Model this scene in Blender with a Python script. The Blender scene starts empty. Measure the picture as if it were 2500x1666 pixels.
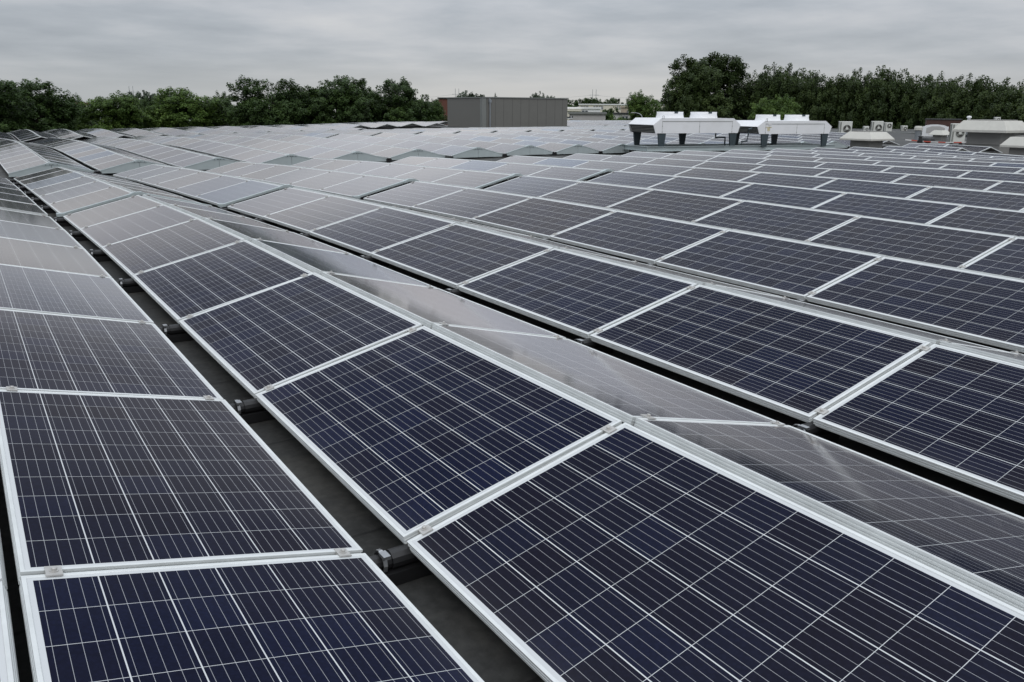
import bpy, bmesh, math, random
import numpy as np
from mathutils import Vector, Matrix
SC = bpy.context.scene
COL = SC.collection
R = math.radians

# ------------------------------------------------------------------ camera
CAM = (-1.0741, -0.6103, 1.3967)
FPX, CW, CH = 2026.14, 2500.0, 1666.0
YAW, PITCH, ROLL = 0.58281, 0.27292, 0.0062
def cam_axes():
    cy, sy = math.cos(YAW), math.sin(YAW)
    fw = Vector((sy*math.cos(PITCH), cy*math.cos(PITCH), -math.sin(PITCH)))
    r = Vector((cy, -sy, 0)); u = r.cross(fw)
    r2 = math.cos(ROLL)*r + math.sin(ROLL)*u
    u2 = -math.sin(ROLL)*r + math.cos(ROLL)*u
    return r2, u2, fw
AX = cam_axes()
cam = bpy.data.cameras.new('camera')
cam.sensor_width = 36.0
cam.lens = FPX/CW*36.0
cam.clip_start = 0.05
cam.clip_end = 3000
camo = bpy.data.objects.new('camera', cam)
COL.objects.link(camo)
m = Matrix.Identity(4)
for i in range(3):
    m[i][0] = AX[0][i]; m[i][1] = AX[1][i]; m[i][2] = -AX[2][i]; m[i][3] = CAM[i]
camo.matrix_world = m
SC.camera = camo

# ------------------------------------------------------------------ world: overcast sky
SC.view_settings.view_transform = 'Standard'
SC.view_settings.look = 'None'
SC.view_settings.gamma = 1
SC.view_settings.exposure = 0
CLOUD_SEED = 13.9
SUN_EL, SUN_AZ = R(50), R(215)
W = bpy.data.worlds.new('World'); SC.world = W
W.use_nodes = True
nt = W.node_tree; nt.nodes.clear()
def N(nt, t, **kw):
    n = nt.nodes.new(t)
    for k, v in kw.items(): setattr(n, k, v)
    return n
def L(nt, a, b): nt.links.new(a, b)
def MATH(nt, op, a, b=None, c=None, clamp=False):
    n = N(nt, 'ShaderNodeMath', operation=op); n.use_clamp = clamp
    for i, v in enumerate((a, b, c)):
        if v is None: continue
        if isinstance(v, (int, float)): n.inputs[i].default_value = v
        else: L(nt, v, n.inputs[i])
    return n.outputs[0]
def RAMP(nt, fac, stops):
    n = N(nt, 'ShaderNodeValToRGB'); e = n.color_ramp.elements
    while len(e) < len(stops): e.new(0.5)
    for i, (p, c) in enumerate(stops):
        e[i].position = p; e[i].color = (*c, 1) if len(c) == 3 else c
    L(nt, fac, n.inputs[0]); return n.outputs[0]
def MIX(nt, fac, a, b, mode='MIX'):
    n = N(nt, 'ShaderNodeMix', data_type='RGBA', blend_type=mode)
    for sock, v in ((n.inputs[0], fac), (n.inputs[6], a), (n.inputs[7], b)):
        if isinstance(v, (int, float)): sock.default_value = v
        elif isinstance(v, tuple): sock.default_value = (*v, 1)
        else: L(nt, v, sock)
    return n.outputs[2]
def NOISE(nt, vec, scale, detail=4, rough=.5):
    n = N(nt, 'ShaderNodeTexNoise'); n.inputs['Scale'].default_value = scale
    n.inputs['Detail'].default_value = detail; n.inputs['Roughness'].default_value = rough
    if vec is not None: L(nt, vec, n.inputs['Vector'])
    return n.outputs['Fac']

tc = N(nt, 'ShaderNodeTexCoord')
sx = N(nt, 'ShaderNodeSeparateXYZ'); L(nt, tc.outputs['Generated'], sx.inputs[0])
zc = MATH(nt, 'MAXIMUM', sx.outputs[2], 0.0)
den = MATH(nt, 'ADD', zc, 0.10)
cx = MATH(nt, 'DIVIDE', sx.outputs[0], den); cy = MATH(nt, 'DIVIDE', sx.outputs[1], den)
cb = N(nt, 'ShaderNodeCombineXYZ'); L(nt, cx, cb.inputs[0]); L(nt, cy, cb.inputs[1]); cb.inputs[2].default_value = CLOUD_SEED
n1 = NOISE(nt, cb.outputs[0], .36, 4, .45)
n2 = NOISE(nt, cb.outputs[0], 1.25, 6, .55)
nn = MATH(nt, 'ADD', MATH(nt, 'MULTIPLY', n1, .62), MATH(nt, 'MULTIPLY', n2, .38))
cloud = RAMP(nt, nn, [(.38, (.355, .39, .435)), (.46, (.44, .475, .52)), (.53, (.535, .56, .60)), (.62, (.64, .65, .67))])
hz = RAMP(nt, zc, [(0.0, (1, 1, 1)), (.02, (.8, .8, .8)), (.055, (.25, .25, .25)), (.11, (0, 0, 0))])
az = MATH(nt, 'ADD', MATH(nt, 'DIVIDE', MATH(nt, 'ARCTAN2', sx.outputs[0], sx.outputs[1]), 2*math.pi), .5)
low_sky = RAMP(nt, az, [(.45, (.43, .45, .465)), (.53, (.45, .47, .48)), (.575, (.585, .585, .572)), (.63, (.595, .59, .572)), (.69, (.52, .525, .525)), (.8, (.50, .51, .52))])
hcol = MIX(nt, hz, cloud, low_sky)
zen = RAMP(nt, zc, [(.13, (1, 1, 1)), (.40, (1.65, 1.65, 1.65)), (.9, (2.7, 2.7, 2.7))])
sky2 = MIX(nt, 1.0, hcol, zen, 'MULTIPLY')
# unseen sky above the framed strip, shaped for panel reflections: darker west, brighter ahead
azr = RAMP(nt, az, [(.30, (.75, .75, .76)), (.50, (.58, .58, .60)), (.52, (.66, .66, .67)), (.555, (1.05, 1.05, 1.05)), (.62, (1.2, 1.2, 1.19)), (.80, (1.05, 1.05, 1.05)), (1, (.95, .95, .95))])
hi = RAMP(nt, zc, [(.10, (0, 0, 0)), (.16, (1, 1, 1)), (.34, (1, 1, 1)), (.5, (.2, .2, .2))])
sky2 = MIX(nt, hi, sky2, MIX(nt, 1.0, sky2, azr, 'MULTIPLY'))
sky = N(nt, 'ShaderNodeTexSky', sky_type='NISHITA'); sky.sun_disc = False
sky.sun_elevation = SUN_EL; sky.sun_rotation = SUN_AZ
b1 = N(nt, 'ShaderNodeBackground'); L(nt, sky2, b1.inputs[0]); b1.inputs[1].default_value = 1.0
b2 = N(nt, 'ShaderNodeBackground'); L(nt, sky.outputs[0], b2.inputs[0]); b2.inputs[1].default_value = .06
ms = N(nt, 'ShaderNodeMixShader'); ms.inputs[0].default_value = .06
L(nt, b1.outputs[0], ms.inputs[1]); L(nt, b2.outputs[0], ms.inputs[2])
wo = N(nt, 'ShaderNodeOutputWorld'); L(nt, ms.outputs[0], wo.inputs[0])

sun = bpy.data.lights.new('sun', 'SUN'); sun.energy = .5; sun.angle = R(25); sun.color = (1, .96, .9)
suno = bpy.data.objects.new('sun', sun); COL.objects.link(suno)
sd = Vector((math.sin(SUN_AZ)*math.cos(SUN_EL), math.cos(SUN_AZ)*math.cos(SUN_EL), math.sin(SUN_EL)))
suno.rotation_euler = sd.to_track_quat('Z', 'Y').to_euler()

SC.cycles.max_bounces = 8; SC.cycles.glossy_bounces = 4; SC.cycles.diffuse_bounces = 4
SC.cycles.sample_clamp_indirect = 8

# ------------------------------------------------------------------ materials
def mat(name):
    m = bpy.data.materials.new(name); m.use_nodes = True
    nt = m.node_tree
    return m, nt, nt.nodes['Principled BSDF']
def plain(name, col, rough=.6, metal=0.0, var=.12, scale=3.0, spec=.5, dirt=None, coords='Object'):
    m, nt, b = mat(name)
    t = N(nt, 'ShaderNodeTexCoord')
    f = NOISE(nt, t.outputs[coords], scale, 5, .6)
    lo = tuple(c*(1-var) for c in col); hi = tuple(min(1, c*(1+var)) for c in col)
    c = RAMP(nt, f, [(.3, lo), (.7, hi)])
    if dirt:
        f2 = NOISE(nt, t.outputs[coords], scale*.45, 6, .7)
        k = RAMP(nt, f2, [(.52, (0, 0, 0)), (.68, (1, 1, 1))])
        c = MIX(nt, MATH(nt, 'MULTIPLY', k, .6), c, dirt)
    L(nt, c, b.inputs['Base Color'])
    r = MATH(nt, 'ADD', MATH(nt, 'MULTIPLY', f, .2), rough-.1); L(nt, r, b.inputs['Roughness'])
    b.inputs['Metallic'].default_value = metal
    b.inputs['Specular IOR Level'].default_value = spec
    return m
PL, PW = 1.65, 0.9652
def cell_material(name, per_object):
    m, nt, b = mat(name)
    uv = N(nt, 'ShaderNodeUVMap')
    s = N(nt, 'ShaderNodeSeparateXYZ'); L(nt, uv.outputs[0], s.inputs[0])
    x, y = s.outputs[0], s.outputs[1]
    px_, py_ = .1600, .1530
    mx, my = (PL-10*px_)/2, (PW-6*py_)/2
    cx = MATH(nt, 'DIVIDE', MATH(nt, 'SUBTRACT', x, mx), px_)
    cy = MATH(nt, 'DIVIDE', MATH(nt, 'SUBTRACT', y, my), py_)
    fx, fy = MATH(nt, 'FRACT', cx), MATH(nt, 'FRACT', cy)
    ex = MATH(nt, 'MULTIPLY', MATH(nt, 'MINIMUM', fx, MATH(nt, 'SUBTRACT', 1.0, fx)), px_)
    ey = MATH(nt, 'MULTIPLY', MATH(nt, 'MINIMUM', fy, MATH(nt, 'SUBTRACT', 1.0, fy)), py_)
    gap = MATH(nt, 'MAXIMUM', MATH(nt, 'LESS_THAN', ex, .0009), MATH(nt, 'LESS_THAN', ey, .0018))
    out = MATH(nt, 'MAXIMUM', MATH(nt, 'GREATER_THAN', MATH(nt, 'ABSOLUTE', MATH(nt, 'SUBTRACT', cx, 5.0)), 5.0),
               MATH(nt, 'GREATER_THAN', MATH(nt, 'ABSOLUTE', MATH(nt, 'SUBTRACT', cy, 3.0)), 3.0))
    white = MATH(nt, 'MAXIMUM', gap, out)
    bb = MATH(nt, 'ABSOLUTE', MATH(nt, 'SUBTRACT', MATH(nt, 'FRACT', MATH(nt, 'MULTIPLY', fy, 5.0)), .5))
    bus = MATH(nt, 'LESS_THAN', bb, .0006/(py_/5))
    if per_object:
        rnd = N(nt, 'ShaderNodeObjectInfo').outputs['Random']
    else:
        a = N(nt, 'ShaderNodeAttribute'); a.attribute_name = 'tone'; rnd = a.outputs['Fac']
    cid = N(nt, 'ShaderNodeCombineXYZ')
    L(nt, MATH(nt, 'FLOOR', cx), cid.inputs[0]); L(nt, MATH(nt, 'FLOOR', cy), cid.inputs[1])
    L(nt, MATH(nt, 'MULTIPLY', rnd, 91.7), cid.inputs[2])
    wn = N(nt, 'ShaderNodeTexWhiteNoise', noise_dimensions='3D'); L(nt, cid.outputs[0], wn.inputs['Vector'])
    wv = wn.outputs['Value']
    ca = RAMP(nt, wv, [(0.0, (.0062, .0072, .0185)), (.4, (.0062, .0082, .0225)), (.8, (.0064, .0090, .0255)), (1.0, (.0068, .0100, .030))])
    tone = RAMP(nt, rnd, [(0.0, (1.2, 1.05, .9)), (.3, (1.0, 1.0, 1.0)), (.6, (1.0, 1.0, 1.05)), (.82, (1.2, 1.08, .95)), (.93, (1.0, 1.05, 1.1)), (1.0, (1.4, 1.5, 1.7))])
    ca = MIX(nt, 1.0, ca, tone, 'MULTIPLY')
    vo = N(nt, 'ShaderNodeTexVoronoi'); vo.inputs['Scale'].default_value = 95; L(nt, uv.outputs[0], vo.inputs['Vector'])
    g = RAMP(nt, vo.outputs['Distance'], [(0, (1.18, 1.18, 1.2)), (.8, (.86, .86, .86))])
    ca = MIX(nt, 1.0, ca, g, 'MULTIPLY')
    c = MIX(nt, bus, ca, (.34, .35, .37))
    c = MIX(nt, white, c, (.58, .60, .61))
    # dust film: thin, blotchy, a little stronger towards the low edge where the rain leaves it
    dn = NOISE(nt, uv.outputs[0], 5.0, 6, .65)
    low = MATH(nt, 'MULTIPLY', MATH(nt, 'POWER', MATH(nt, 'SUBTRACT', 1.0, MATH(nt, 'DIVIDE', y, PW), clamp=True), 14.0), .05)
    dust = MATH(nt, 'ADD', MATH(nt, 'MULTIPLY', dn, .012), low)
    c = MIX(nt, dust, c, (.36, .34, .31))
    vs_ = N(nt, 'ShaderNodeTexVoronoi'); vs_.inputs['Scale'].default_value = 5.0
    ofs = N(nt, 'ShaderNodeVectorMath', operation='ADD'); L(nt, uv.outputs[0], ofs.inputs[0])
    oc = N(nt, 'ShaderNodeCombineXYZ'); L(nt, MATH(nt, 'MULTIPLY', rnd, 37.0), oc.inputs[0]); L(nt, oc.outputs[0], ofs.inputs[1]); L(nt, ofs.outputs[0], vs_.inputs['Vector'])
    sc = N(nt, 'ShaderNodeSeparateColor'); L(nt, vs_.outputs['Color'], sc.inputs[0])
    spot = MATH(nt, 'MULTIPLY', MATH(nt, 'LESS_THAN', vs_.outputs['Distance'], .035), MATH(nt, 'GREATER_THAN', sc.outputs[0], .955))
    c = MIX(nt, MATH(nt, 'MULTIPLY', spot, .6), c, (.42, .42, .40))
    L(nt, c, b.inputs['Base Color']); b.inputs['Roughness'].default_value = .6
    b.inputs['Specular IOR Level'].default_value = 0.0
    # anti-reflection coated glass: almost no mirror seen steeply, strong mirror at a grazing view
    lw = N(nt, 'ShaderNodeLayerWeight'); lw.inputs[0].default_value = .5
    f = RAMP(nt, lw.outputs['Facing'], [(q, (v, v, v)) for q, v in ((0, .004), (.5, .007), (.60, .020), (.70, .075), (.75, .11), (.775, .185), (.80, .35), (.83, .54), (.865, .70), (.92, .67), (1, .72))])
    gl = N(nt, 'ShaderNodeBsdfGlossy'); gl.inputs['Roughness'].default_value = .09
    L(nt, RAMP(nt, rnd, [(0.0, (1.0, .955, .92)), (.45, (1.0, .975, .965)), (.86, (1.0, .975, .98)), (.93, (.95, .965, 1.0)), (1.0, (.89, .935, 1.0))]), gl.inputs['Color'])
    mixs = N(nt, 'ShaderNodeMixShader'); L(nt, f, mixs.inputs[0])
    L(nt, b.outputs[0], mixs.inputs[1]); L(nt, gl.outputs[0], mixs.inputs[2])
    o = nt.nodes['Material Output']; L(nt, mixs.outputs[0], o.inputs[0])
    return m
M = {}
M['cell'] = cell_material('solar_cells', True)
M['cell_far'] = cell_material('solar_cells_far', False)
M['alu'] = plain('anodised_aluminium', (.70, .725, .72), .42, .2, .08, 9)
M['alu_dark'] = plain('clamp_aluminium', (.50, .49, .47), .45, .5, .1, 30)
M['galv'] = plain('galvanised_sheet', (.47, .53, .535), .5, .3, .08, 2.2)
def roof_membrane():
    m, nt, b = mat('roof_membrane')
    t = N(nt, 'ShaderNodeTexCoord'); s_ = N(nt, 'ShaderNodeSeparateXYZ'); L(nt, t.outputs['Object'], s_.inputs[0])
    f = NOISE(nt, t.outputs['Object'], 1.6, 6, .62); f2 = NOISE(nt, t.outputs['Object'], 26, 3, .6); f3 = NOISE(nt, t.outputs['Object'], .7, 6, .7)
    c = RAMP(nt, f, [(.3, (.027, .028, .027)), (.7, (.048, .048, .046))])
    c = MIX(nt, MATH(nt, 'MULTIPLY', RAMP(nt, f3, [(.50, (0, 0, 0)), (.64, (1, 1, 1))]), .55), c, (.125, .118, .104))
    c = MIX(nt, .2, c, RAMP(nt, f2, [(.35, (.02, .02, .02)), (.65, (.11, .11, .105))]))
    wob = MATH(nt, 'ADD', MATH(nt, 'MULTIPLY', s_.outputs[1], 1.0), MATH(nt, 'MULTIPLY', f, .03))
    seam = MATH(nt, 'LESS_THAN', MATH(nt, 'FRACT', wob), .016)
    c = MIX(nt, MATH(nt, 'MULTIPLY', seam, .6), c, (.015, .015, .015))
    L(nt, c, b.inputs['Base Color']); L(nt, MATH(nt, 'ADD', MATH(nt, 'MULTIPLY', f, .3), .5), b.inputs['Roughness'])
    b.inputs['Specular IOR Level'].default_value = .3
    bp = N(nt, 'ShaderNodeBump'); bp.inputs['Strength'].default_value = .25; bp.inputs['Distance'].default_value = .01
    L(nt, MATH(nt, 'ADD', f2, seam), bp.inputs['Height']); L(nt, bp.outputs[0], b.inputs['Normal'])
    return m
M['bitumen'] = roof_membrane()
M['plastic'] = plain('black_plastic', (.012, .012, .013), .45, 0, .2, 8)
M['chrome'] = plain('bright_steel', (.42, .43, .44), .32, .9, .05, 10)
M['white'] = plain('white_enamel', (.82, .83, .845), .4, 0, .03, 1.4, .5, (.74, .745, .75))
M['slate'] = plain('dark_green_steel', (.045, .065, .075), .5, .2, .15, 3)
M['dark'] = plain('dark_louvre', (.02, .022, .022), .6, 0, .2, 12)
M['grey_clad'] = plain('grey_cladding', (.155, .153, .14), .6, 0, .04, 1.2)
M['grey_trim'] = plain('grey_trim', (.19, .20, .19), .5, 0, .05, 2)
M['grey_joint'] = plain('cladding_joint', (.075, .074, .07), .7, 0, .1, 2)  # dark grey of the cladding joints
M['zinc'] = plain('zinc_pipe', (.27, .29, .31), .4, .4, .08, 3)
M['beige'] = plain('beige_hood', (.58, .57, .52), .6, 0, .05, 2.5, .4, (.47, .46, .42))
M['beige_dk'] = plain('grey_beige_duct', (.28, .275, .26), .65, 0, .06, 2.5, .4, (.22, .215, .20))
M['ac'] = plain('cream_enamel', (.66, .67, .63), .5, 0, .04, 3, .5, (.55, .55, .5))
M['ac_dk'] = plain('dark_fan_disc', (.06, .055, .05), .6, 0, .2, 6)  # near-black brown for the disc behind the fan blades
M['ac_mid'] = plain('coil_fins', (.23, .24, .22), .6, 0, .2, 40)
M['brick'] = plain('red_brown_brick', (.075, .038, .032), .8, 0, .25, 4)
M['brick_orange'] = plain('orange_brick', (.13, .05, .036), .8, 0, .2, 3)
M['render_white'] = plain('white_render', (.78, .79, .80), .8, 0, .03, .4)
M['render_cream'] = plain('cream_render', (.70, .66, .56), .8, 0, .05, .4)
M['tan'] = plain('tan_brick', (.42, .36, .28), .8, 0, .1, 1)
M['grey_wall'] = plain('pale_grey_block', (.46, .45, .44), .8, 0, .08, .8)
M['glass'] = plain('window_glass', (.05, .06, .07), .15, 0, .2, .6)
M['roof_red'] = plain('red_roof_tile', (.30, .11, .08), .8, 0, .2, 2)
M['red'] = plain('tape_red', (.55, .10, .07), .5)
M['tape'] = plain('tape_white', (.75, .75, .74), .5)
M['yellow'] = plain('yellowed_sticker', (.62, .56, .36), .6, 0, .15, 20)
M['ground'] = plain('grass_ground', (.05, .075, .03), .9, 0, .3, .08)
M['bark'] = plain('bark', (.06, .05, .04), .9, 0, .3, 6)
M['steel'] = plain('pylon_steel', (.33, .35, .36), .5, .3, .05, 1)
M['wall'] = plain('facade_brick', (.2, .13, .1), .8, 0, .2, 2)

def leaf_material(name, stops):
    m, nt, b = mat(name)
    a = N(nt, 'ShaderNodeAttribute'); a.attribute_name = 'tone'
    c = RAMP(nt, a.outputs['Fac'], stops)
    L(nt, c, b.inputs['Base Color']); b.inputs['Roughness'].default_value = .55
    b.inputs['Specular IOR Level'].default_value = .25
    tr = N(nt, 'ShaderNodeBsdfTranslucent'); L(nt, c, tr.inputs[0])
    mx = N(nt, 'ShaderNodeMixShader'); mx.inputs[0].default_value = .22
    L(nt, b.outputs[0], mx.inputs[1]); L(nt, tr.outputs[0], mx.inputs[2])
    L(nt, mx.outputs[0], nt.nodes['Material Output'].inputs[0])
    return m
M['leaf'] = leaf_material('leaf_dark', [(0, (.026, .049, .013)), (.5, (.046, .084, .021)), (1, (.084, .138, .033))])
M['leaf_light'] = leaf_material('leaf_light', [(0, (.044, .082, .018)), (.5, (.080, .138, .028)), (1, (.135, .205, .045))])
M['leaf_poplar'] = leaf_material('leaf_poplar', [(0, (.020, .037, .009)), (.5, (.038, .063, .015)), (1, (.072, .105, .026))])
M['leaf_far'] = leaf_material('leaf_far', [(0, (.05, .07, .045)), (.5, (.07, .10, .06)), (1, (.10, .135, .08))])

# ------------------------------------------------------------------ mesh helpers
class MB:
    def __init__(s): s.v = []; s.f = []; s.mi = []
    def add(s, vs, fs, mi=0):
        o = len(s.v); s.v += [tuple(v) for v in vs]; s.f += [tuple(i+o for i in f) for f in fs]; s.mi += [mi]*len(fs)
    def box(s, a, b, mi=0, T=None):
        (x0, y0, z0), (x1, y1, z1) = a, b
        vs = [(x0, y0, z0), (x1, y0, z0), (x1, y1, z0), (x0, y1, z0), (x0, y0, z1), (x1, y0, z1), (x1, y1, z1), (x0, y1, z1)]
        if T: vs = [T @ Vector(v) for v in vs]
        s.add(vs, [(0, 3, 2, 1), (4, 5, 6, 7), (0, 1, 5, 4), (1, 2, 6, 5), (2, 3, 7, 6), (3, 0, 4, 7)], mi)
    def prism(s, prof, d0, d1, axis='y', mi=0):
        """closed profile [(a,b)] in xz (axis y) or yz (axis x) or xy (axis z), extruded from d0 to d1"""
        n = len(prof)
        def P(a, b, d): return (a, d, b) if axis == 'y' else ((d, a, b) if axis == 'x' else (a, b, d))
        vs = [P(a, b, d0) for a, b in prof] + [P(a, b, d1) for a, b in prof]
        fs = [tuple(range(n)), tuple(range(2*n-1, n-1, -1))] + [(i, i+n, (i+1) % n+n, (i+1) % n) for i in range(n)]
        s.add(vs, fs, mi)
    def frustum(s, lo, hi, mi=0):
        """lo, hi = (x0,y0,x1,y1,z)"""
        vs = []
        for x0, y0, x1, y1, z in (lo, hi): vs += [(x0, y0, z), (x1, y0, z), (x1, y1, z), (x0, y1, z)]
        s.add(vs, [(0, 3, 2, 1), (4, 5, 6, 7), (0, 1, 5, 4), (1, 2, 6, 5), (2, 3, 7, 6), (3, 0, 4, 7)], mi)
    def tube(s, pts, rad, n=8, mi=0):
        pts = [Vector(p) for p in pts]; rs = rad if isinstance(rad, (list, tuple)) else [rad]*len(pts)
        o = len(s.v); prev = None
        for i, p in enumerate(pts):
            d = (pts[min(i+1, len(pts)-1)]-pts[max(i-1, 0)]).normalized()
            u = d.cross(Vector((0, 0, 1)) if abs(d.z) < .9 else Vector((1, 0, 0))).normalized(); w = d.cross(u)
            for k in range(n):
                a = 2*math.pi*k/n; s.v.append(tuple(p+(u*math.cos(a)+w*math.sin(a))*rs[i]))
        for i in range(len(pts)-1):
            for k in range(n):
                a, b = o+i*n+k, o+i*n+(k+1) % n
                s.f.append((a, b, b+n, a+n)); s.mi.append(mi)
        s.f.append(tuple(o+k for k in range(n))[::-1]); s.mi.append(mi)
        e = o+(len(pts)-1)*n
        s.f.append(tuple(e+k for k in range(n))); s.mi.append(mi)
    def lathe(s, prof, c, n=24, mi=0, axis='z'):
        o = len(s.v)
        for r, h in prof:
            for k in range(n):
                a = 2*math.pi*k/n; x, y = r*math.cos(a), r*math.sin(a)
                s.v.append((c[0]+x, c[1]+y, c[2]+h) if axis == 'z' else (c[0]+x, c[1]+h, c[2]+y))
        for i in range(len(prof)-1):
            for k in range(n):
                a, b = o+i*n+k, o+i*n+(k+1) % n
                s.f.append((a, b, b+n, a+n)); s.mi.append(mi)
    def mesh(s, name, mats, smooth=False):
        me = bpy.data.meshes.new(name); me.from_pydata(s.v, [], s.f)
        for m_ in (mats if isinstance(mats, list) else [mats]): me.materials.append(m_)
        if any(s.mi): me.polygons.foreach_set('material_index', s.mi)
        bm = bmesh.new(); bm.from_mesh(me); bmesh.ops.recalc_face_normals(bm, faces=bm.faces); bm.to_mesh(me); bm.free()
        if smooth: me.polygons.foreach_set('use_smooth', [True]*len(me.polygons))
        me.update(); return me
    def build(s, name, mats, parent=None, smooth=False):
        return link(name, s.mesh(name, mats, smooth), parent)
def link(name, me, parent=None):
    o = bpy.data.objects.new(name, me); COL.objects.link(o)
    if parent: o.parent = parent
    return o
def tag(o, label=None, cat=None, group=None, kind=None):
    for k, v in (('label', label), ('category', cat), ('group', group), ('kind', kind)):
        if v: o[k] = v
    return o
def thing(name, label, cat, loc=(0, 0, 0), rz=0, group=None):
    o = bpy.data.objects.new(name, None); COL.objects.link(o)
    o.location = loc; o.rotation_euler = (0, 0, rz); o.empty_display_size = .2
    return tag(o, label, cat, group)
def bevel(o, w=.01, seg=2):
    md = o.modifiers.new('edge', 'BEVEL'); md.width = w; md.segments = seg; md.limit_method = 'ANGLE'
    return o

# ------------------------------------------------------------------ roof height (drainage falls)
WX, HR, TP, RG, SP = .9392, .2233, 2.1016, .0764, 1.67
YK = [-12, -4, 0, 4, 8, 11.8, 18.4, 22, 24, 30, 35.7, 44, 52.7, 57.8, 62, 68, 74, 80]
XK = [-10, 1, 5, 10, 16, 22, 28, 34, 45, 60]
ZT = [
 [0]*10, [0]*10, [0]*10,
 [.037]*10, [.07, .07, .07, .07, .05, 0, -.2, -.25, -.25, -.25],
 [.01, .015, .03, .05, .03, -.05, -.25, -.3, -.3, -.3],
 [-.12, -.11, -.10, -.04, -.015, -.06, -.085, -.11, -.12, -.12],
 [-.22, -.215, -.215, -.13, -.05, -.09, -.13, -.16, -.17, -.17],
 [-.25, -.245, -.225, -.135, -.055, -.10, -.145, -.17, -.17, -.17],
 [-.17, -.17, -.17, -.06, .05, .04, .02, 0, 0, 0],
 [-.13, -.125, -.12, -.02, .10, .12, .135, .14, .14, .14],
 [-.28, -.27, -.25, -.16, -.05, .01, .04, .05, .05, .05],
 [-.49, -.47, -.45, -.38, -.25, -.14, -.10, -.08, -.06, -.06],
 [-.36, -.34, -.33, -.30, -.20, -.10, .08, .08, .08, .08],
 [-.31, -.30, -.28, -.26, -.15, -.06, .10, .14, .18, .15],
 [-.46, -.45, -.43, -.42, -.34, -.24, -.06, .0, .06, .02],
 [-.62, -.61, -.60, -.58, -.50, -.40, -.22, -.12, -.02, -.08],
 [-.62, -.61, -.60, -.58, -.50, -.40, -.22, -.12, -.02, -.08]]
def zr(x, y):
    x = min(max(x, XK[0]), XK[-1]-1e-6); y = min(max(y, YK[0]), YK[-1]-1e-6)
    j = next(i for i in range(len(XK)-1) if x < XK[i+1]); i = next(k for k in range(len(YK)-1) if y < YK[k+1])
    fx = (x-XK[j])/(XK[j+1]-XK[j])
    def c(k):
        k = min(max(k, 0), len(YK)-1); return ZT[k][j]*(1-fx)+ZT[k][j+1]*fx
    h = YK[i+1]-YK[i]; t = (y-YK[i])/h
    def slope(k):
        a, b = max(k-1, 0), min(k+1, len(YK)-1)
        return (c(b)-c(a))/(YK[b]-YK[a])
    m0, m1 = slope(i)*h, slope(i+1)*h; p0, p1 = c(i), c(i+1)
    return (2*t**3-3*t*t+1)*p0+(t**3-2*t*t+t)*m0+(-2*t**3+3*t*t)*p1+(t**3-t*t)*m1
DECK = .135

def build_setting():
    g = MB(); g.box((-900, -900, -8.4), (1500, 1500, -8.0)); tag(g.build('ground', M['ground']), kind='structure')
    b = MB()
    xs = np.arange(-10, 65.01, 1.0); ys = np.arange(-12, 74.01, 1.0)
    nx = len(xs); vs = []; fs = []
    for y in ys:
        for x in xs: vs.append((x, y, zr(x, y)-DECK))
    for j in range(len(ys)-1):
        for i in range(nx-1):
            a = j*nx+i; fs.append((a, a+1, a+1+nx, a+nx))
    b.add(vs, fs)
    tag(b.build('roof', M['bitumen'], smooth=True), kind='structure')
    w = MB()
    w.box((-10, -12, -8), (65, -11.7, -.6)); w.box((-10, -11.7, -8), (-9.7, 73.7, -.9)); w.box((64.7, -11.7, -8), (65, 73.7, -.6))
    w.box((-10, 73.7, -8), (65, 74, -.95))
    o = w.build('facade', M['wall']); tag(o, 'brick outer walls of the flat-roofed hall carrying the solar array', 'wall')
build_setting()

# ------------------------------------------------------------------ solar panels
def frame_mesh():
    prof = [(0, 0), (0, -.008), (.0025, -.009), (.0025, -.013), (0, -.014), (0, -.020), (.0025, -.021), (.0025, -.025), (0, -.026),
            (0, -.036), (.028, -.036), (.028, -.034), (.004, -.034), (.004, -.005), (.0115, -.005), (.0115, -.0015), (.010, 0)]
    n = len(prof); vs = []; fs = []
    corners = [((0, 0), (1, 1)), ((PL, 0), (-1, 1)), ((PL, PW), (-1, -1)), ((0, PW), (1, -1))]
    for (x, y), (sx_, sy_) in corners:
        for d, z in prof: vs.append((x+sx_*d, y+sy_*d, z))
    for c in range(4):
        for i in range(n):
            a = c*n+i; b_ = c*n+(i+1) % n; e = ((c+1) % 4)*n
            fs.append((a, e+i, e+(i+1) % n, b_))
    b = MB(); b.add(vs, fs); return b.mesh('frame', M['alu'])
def sheet_mesh():
    q = .0112
    vs = [(q, q, -.0022), (PL-q, q, -.0022), (PL-q, PW-q, -.0022), (q, PW-q, -.0022)]
    me = bpy.data.meshes.new('cell_sheet'); me.from_pydata(vs, [], [(0, 1, 2, 3)]); me.materials.append(M['cell'])
    uv = me.uv_layers.new(name='UVMap')
    for i, v in enumerate(vs): uv.data[i].uv = (v[0], v[1])
    return me
def clamp_mesh():
    b = MB()
    b.box((-.026, -.020, .0006), (.026, .020, .0045))
    b.box((-.007, -.020, -.03), (.007, .020, .0006))
    b.lathe([(.0, .0045), (.012, .0045), (.012, .0065), (.0075, .0068), (.0075, .0125), (.006, .014), (0, .014)], (0, 0, 0), 10)
    return b.mesh('clamp', M['alu_dark'])
FM, SM, CM = frame_mesh(), sheet_mesh(), clamp_mesh()

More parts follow.
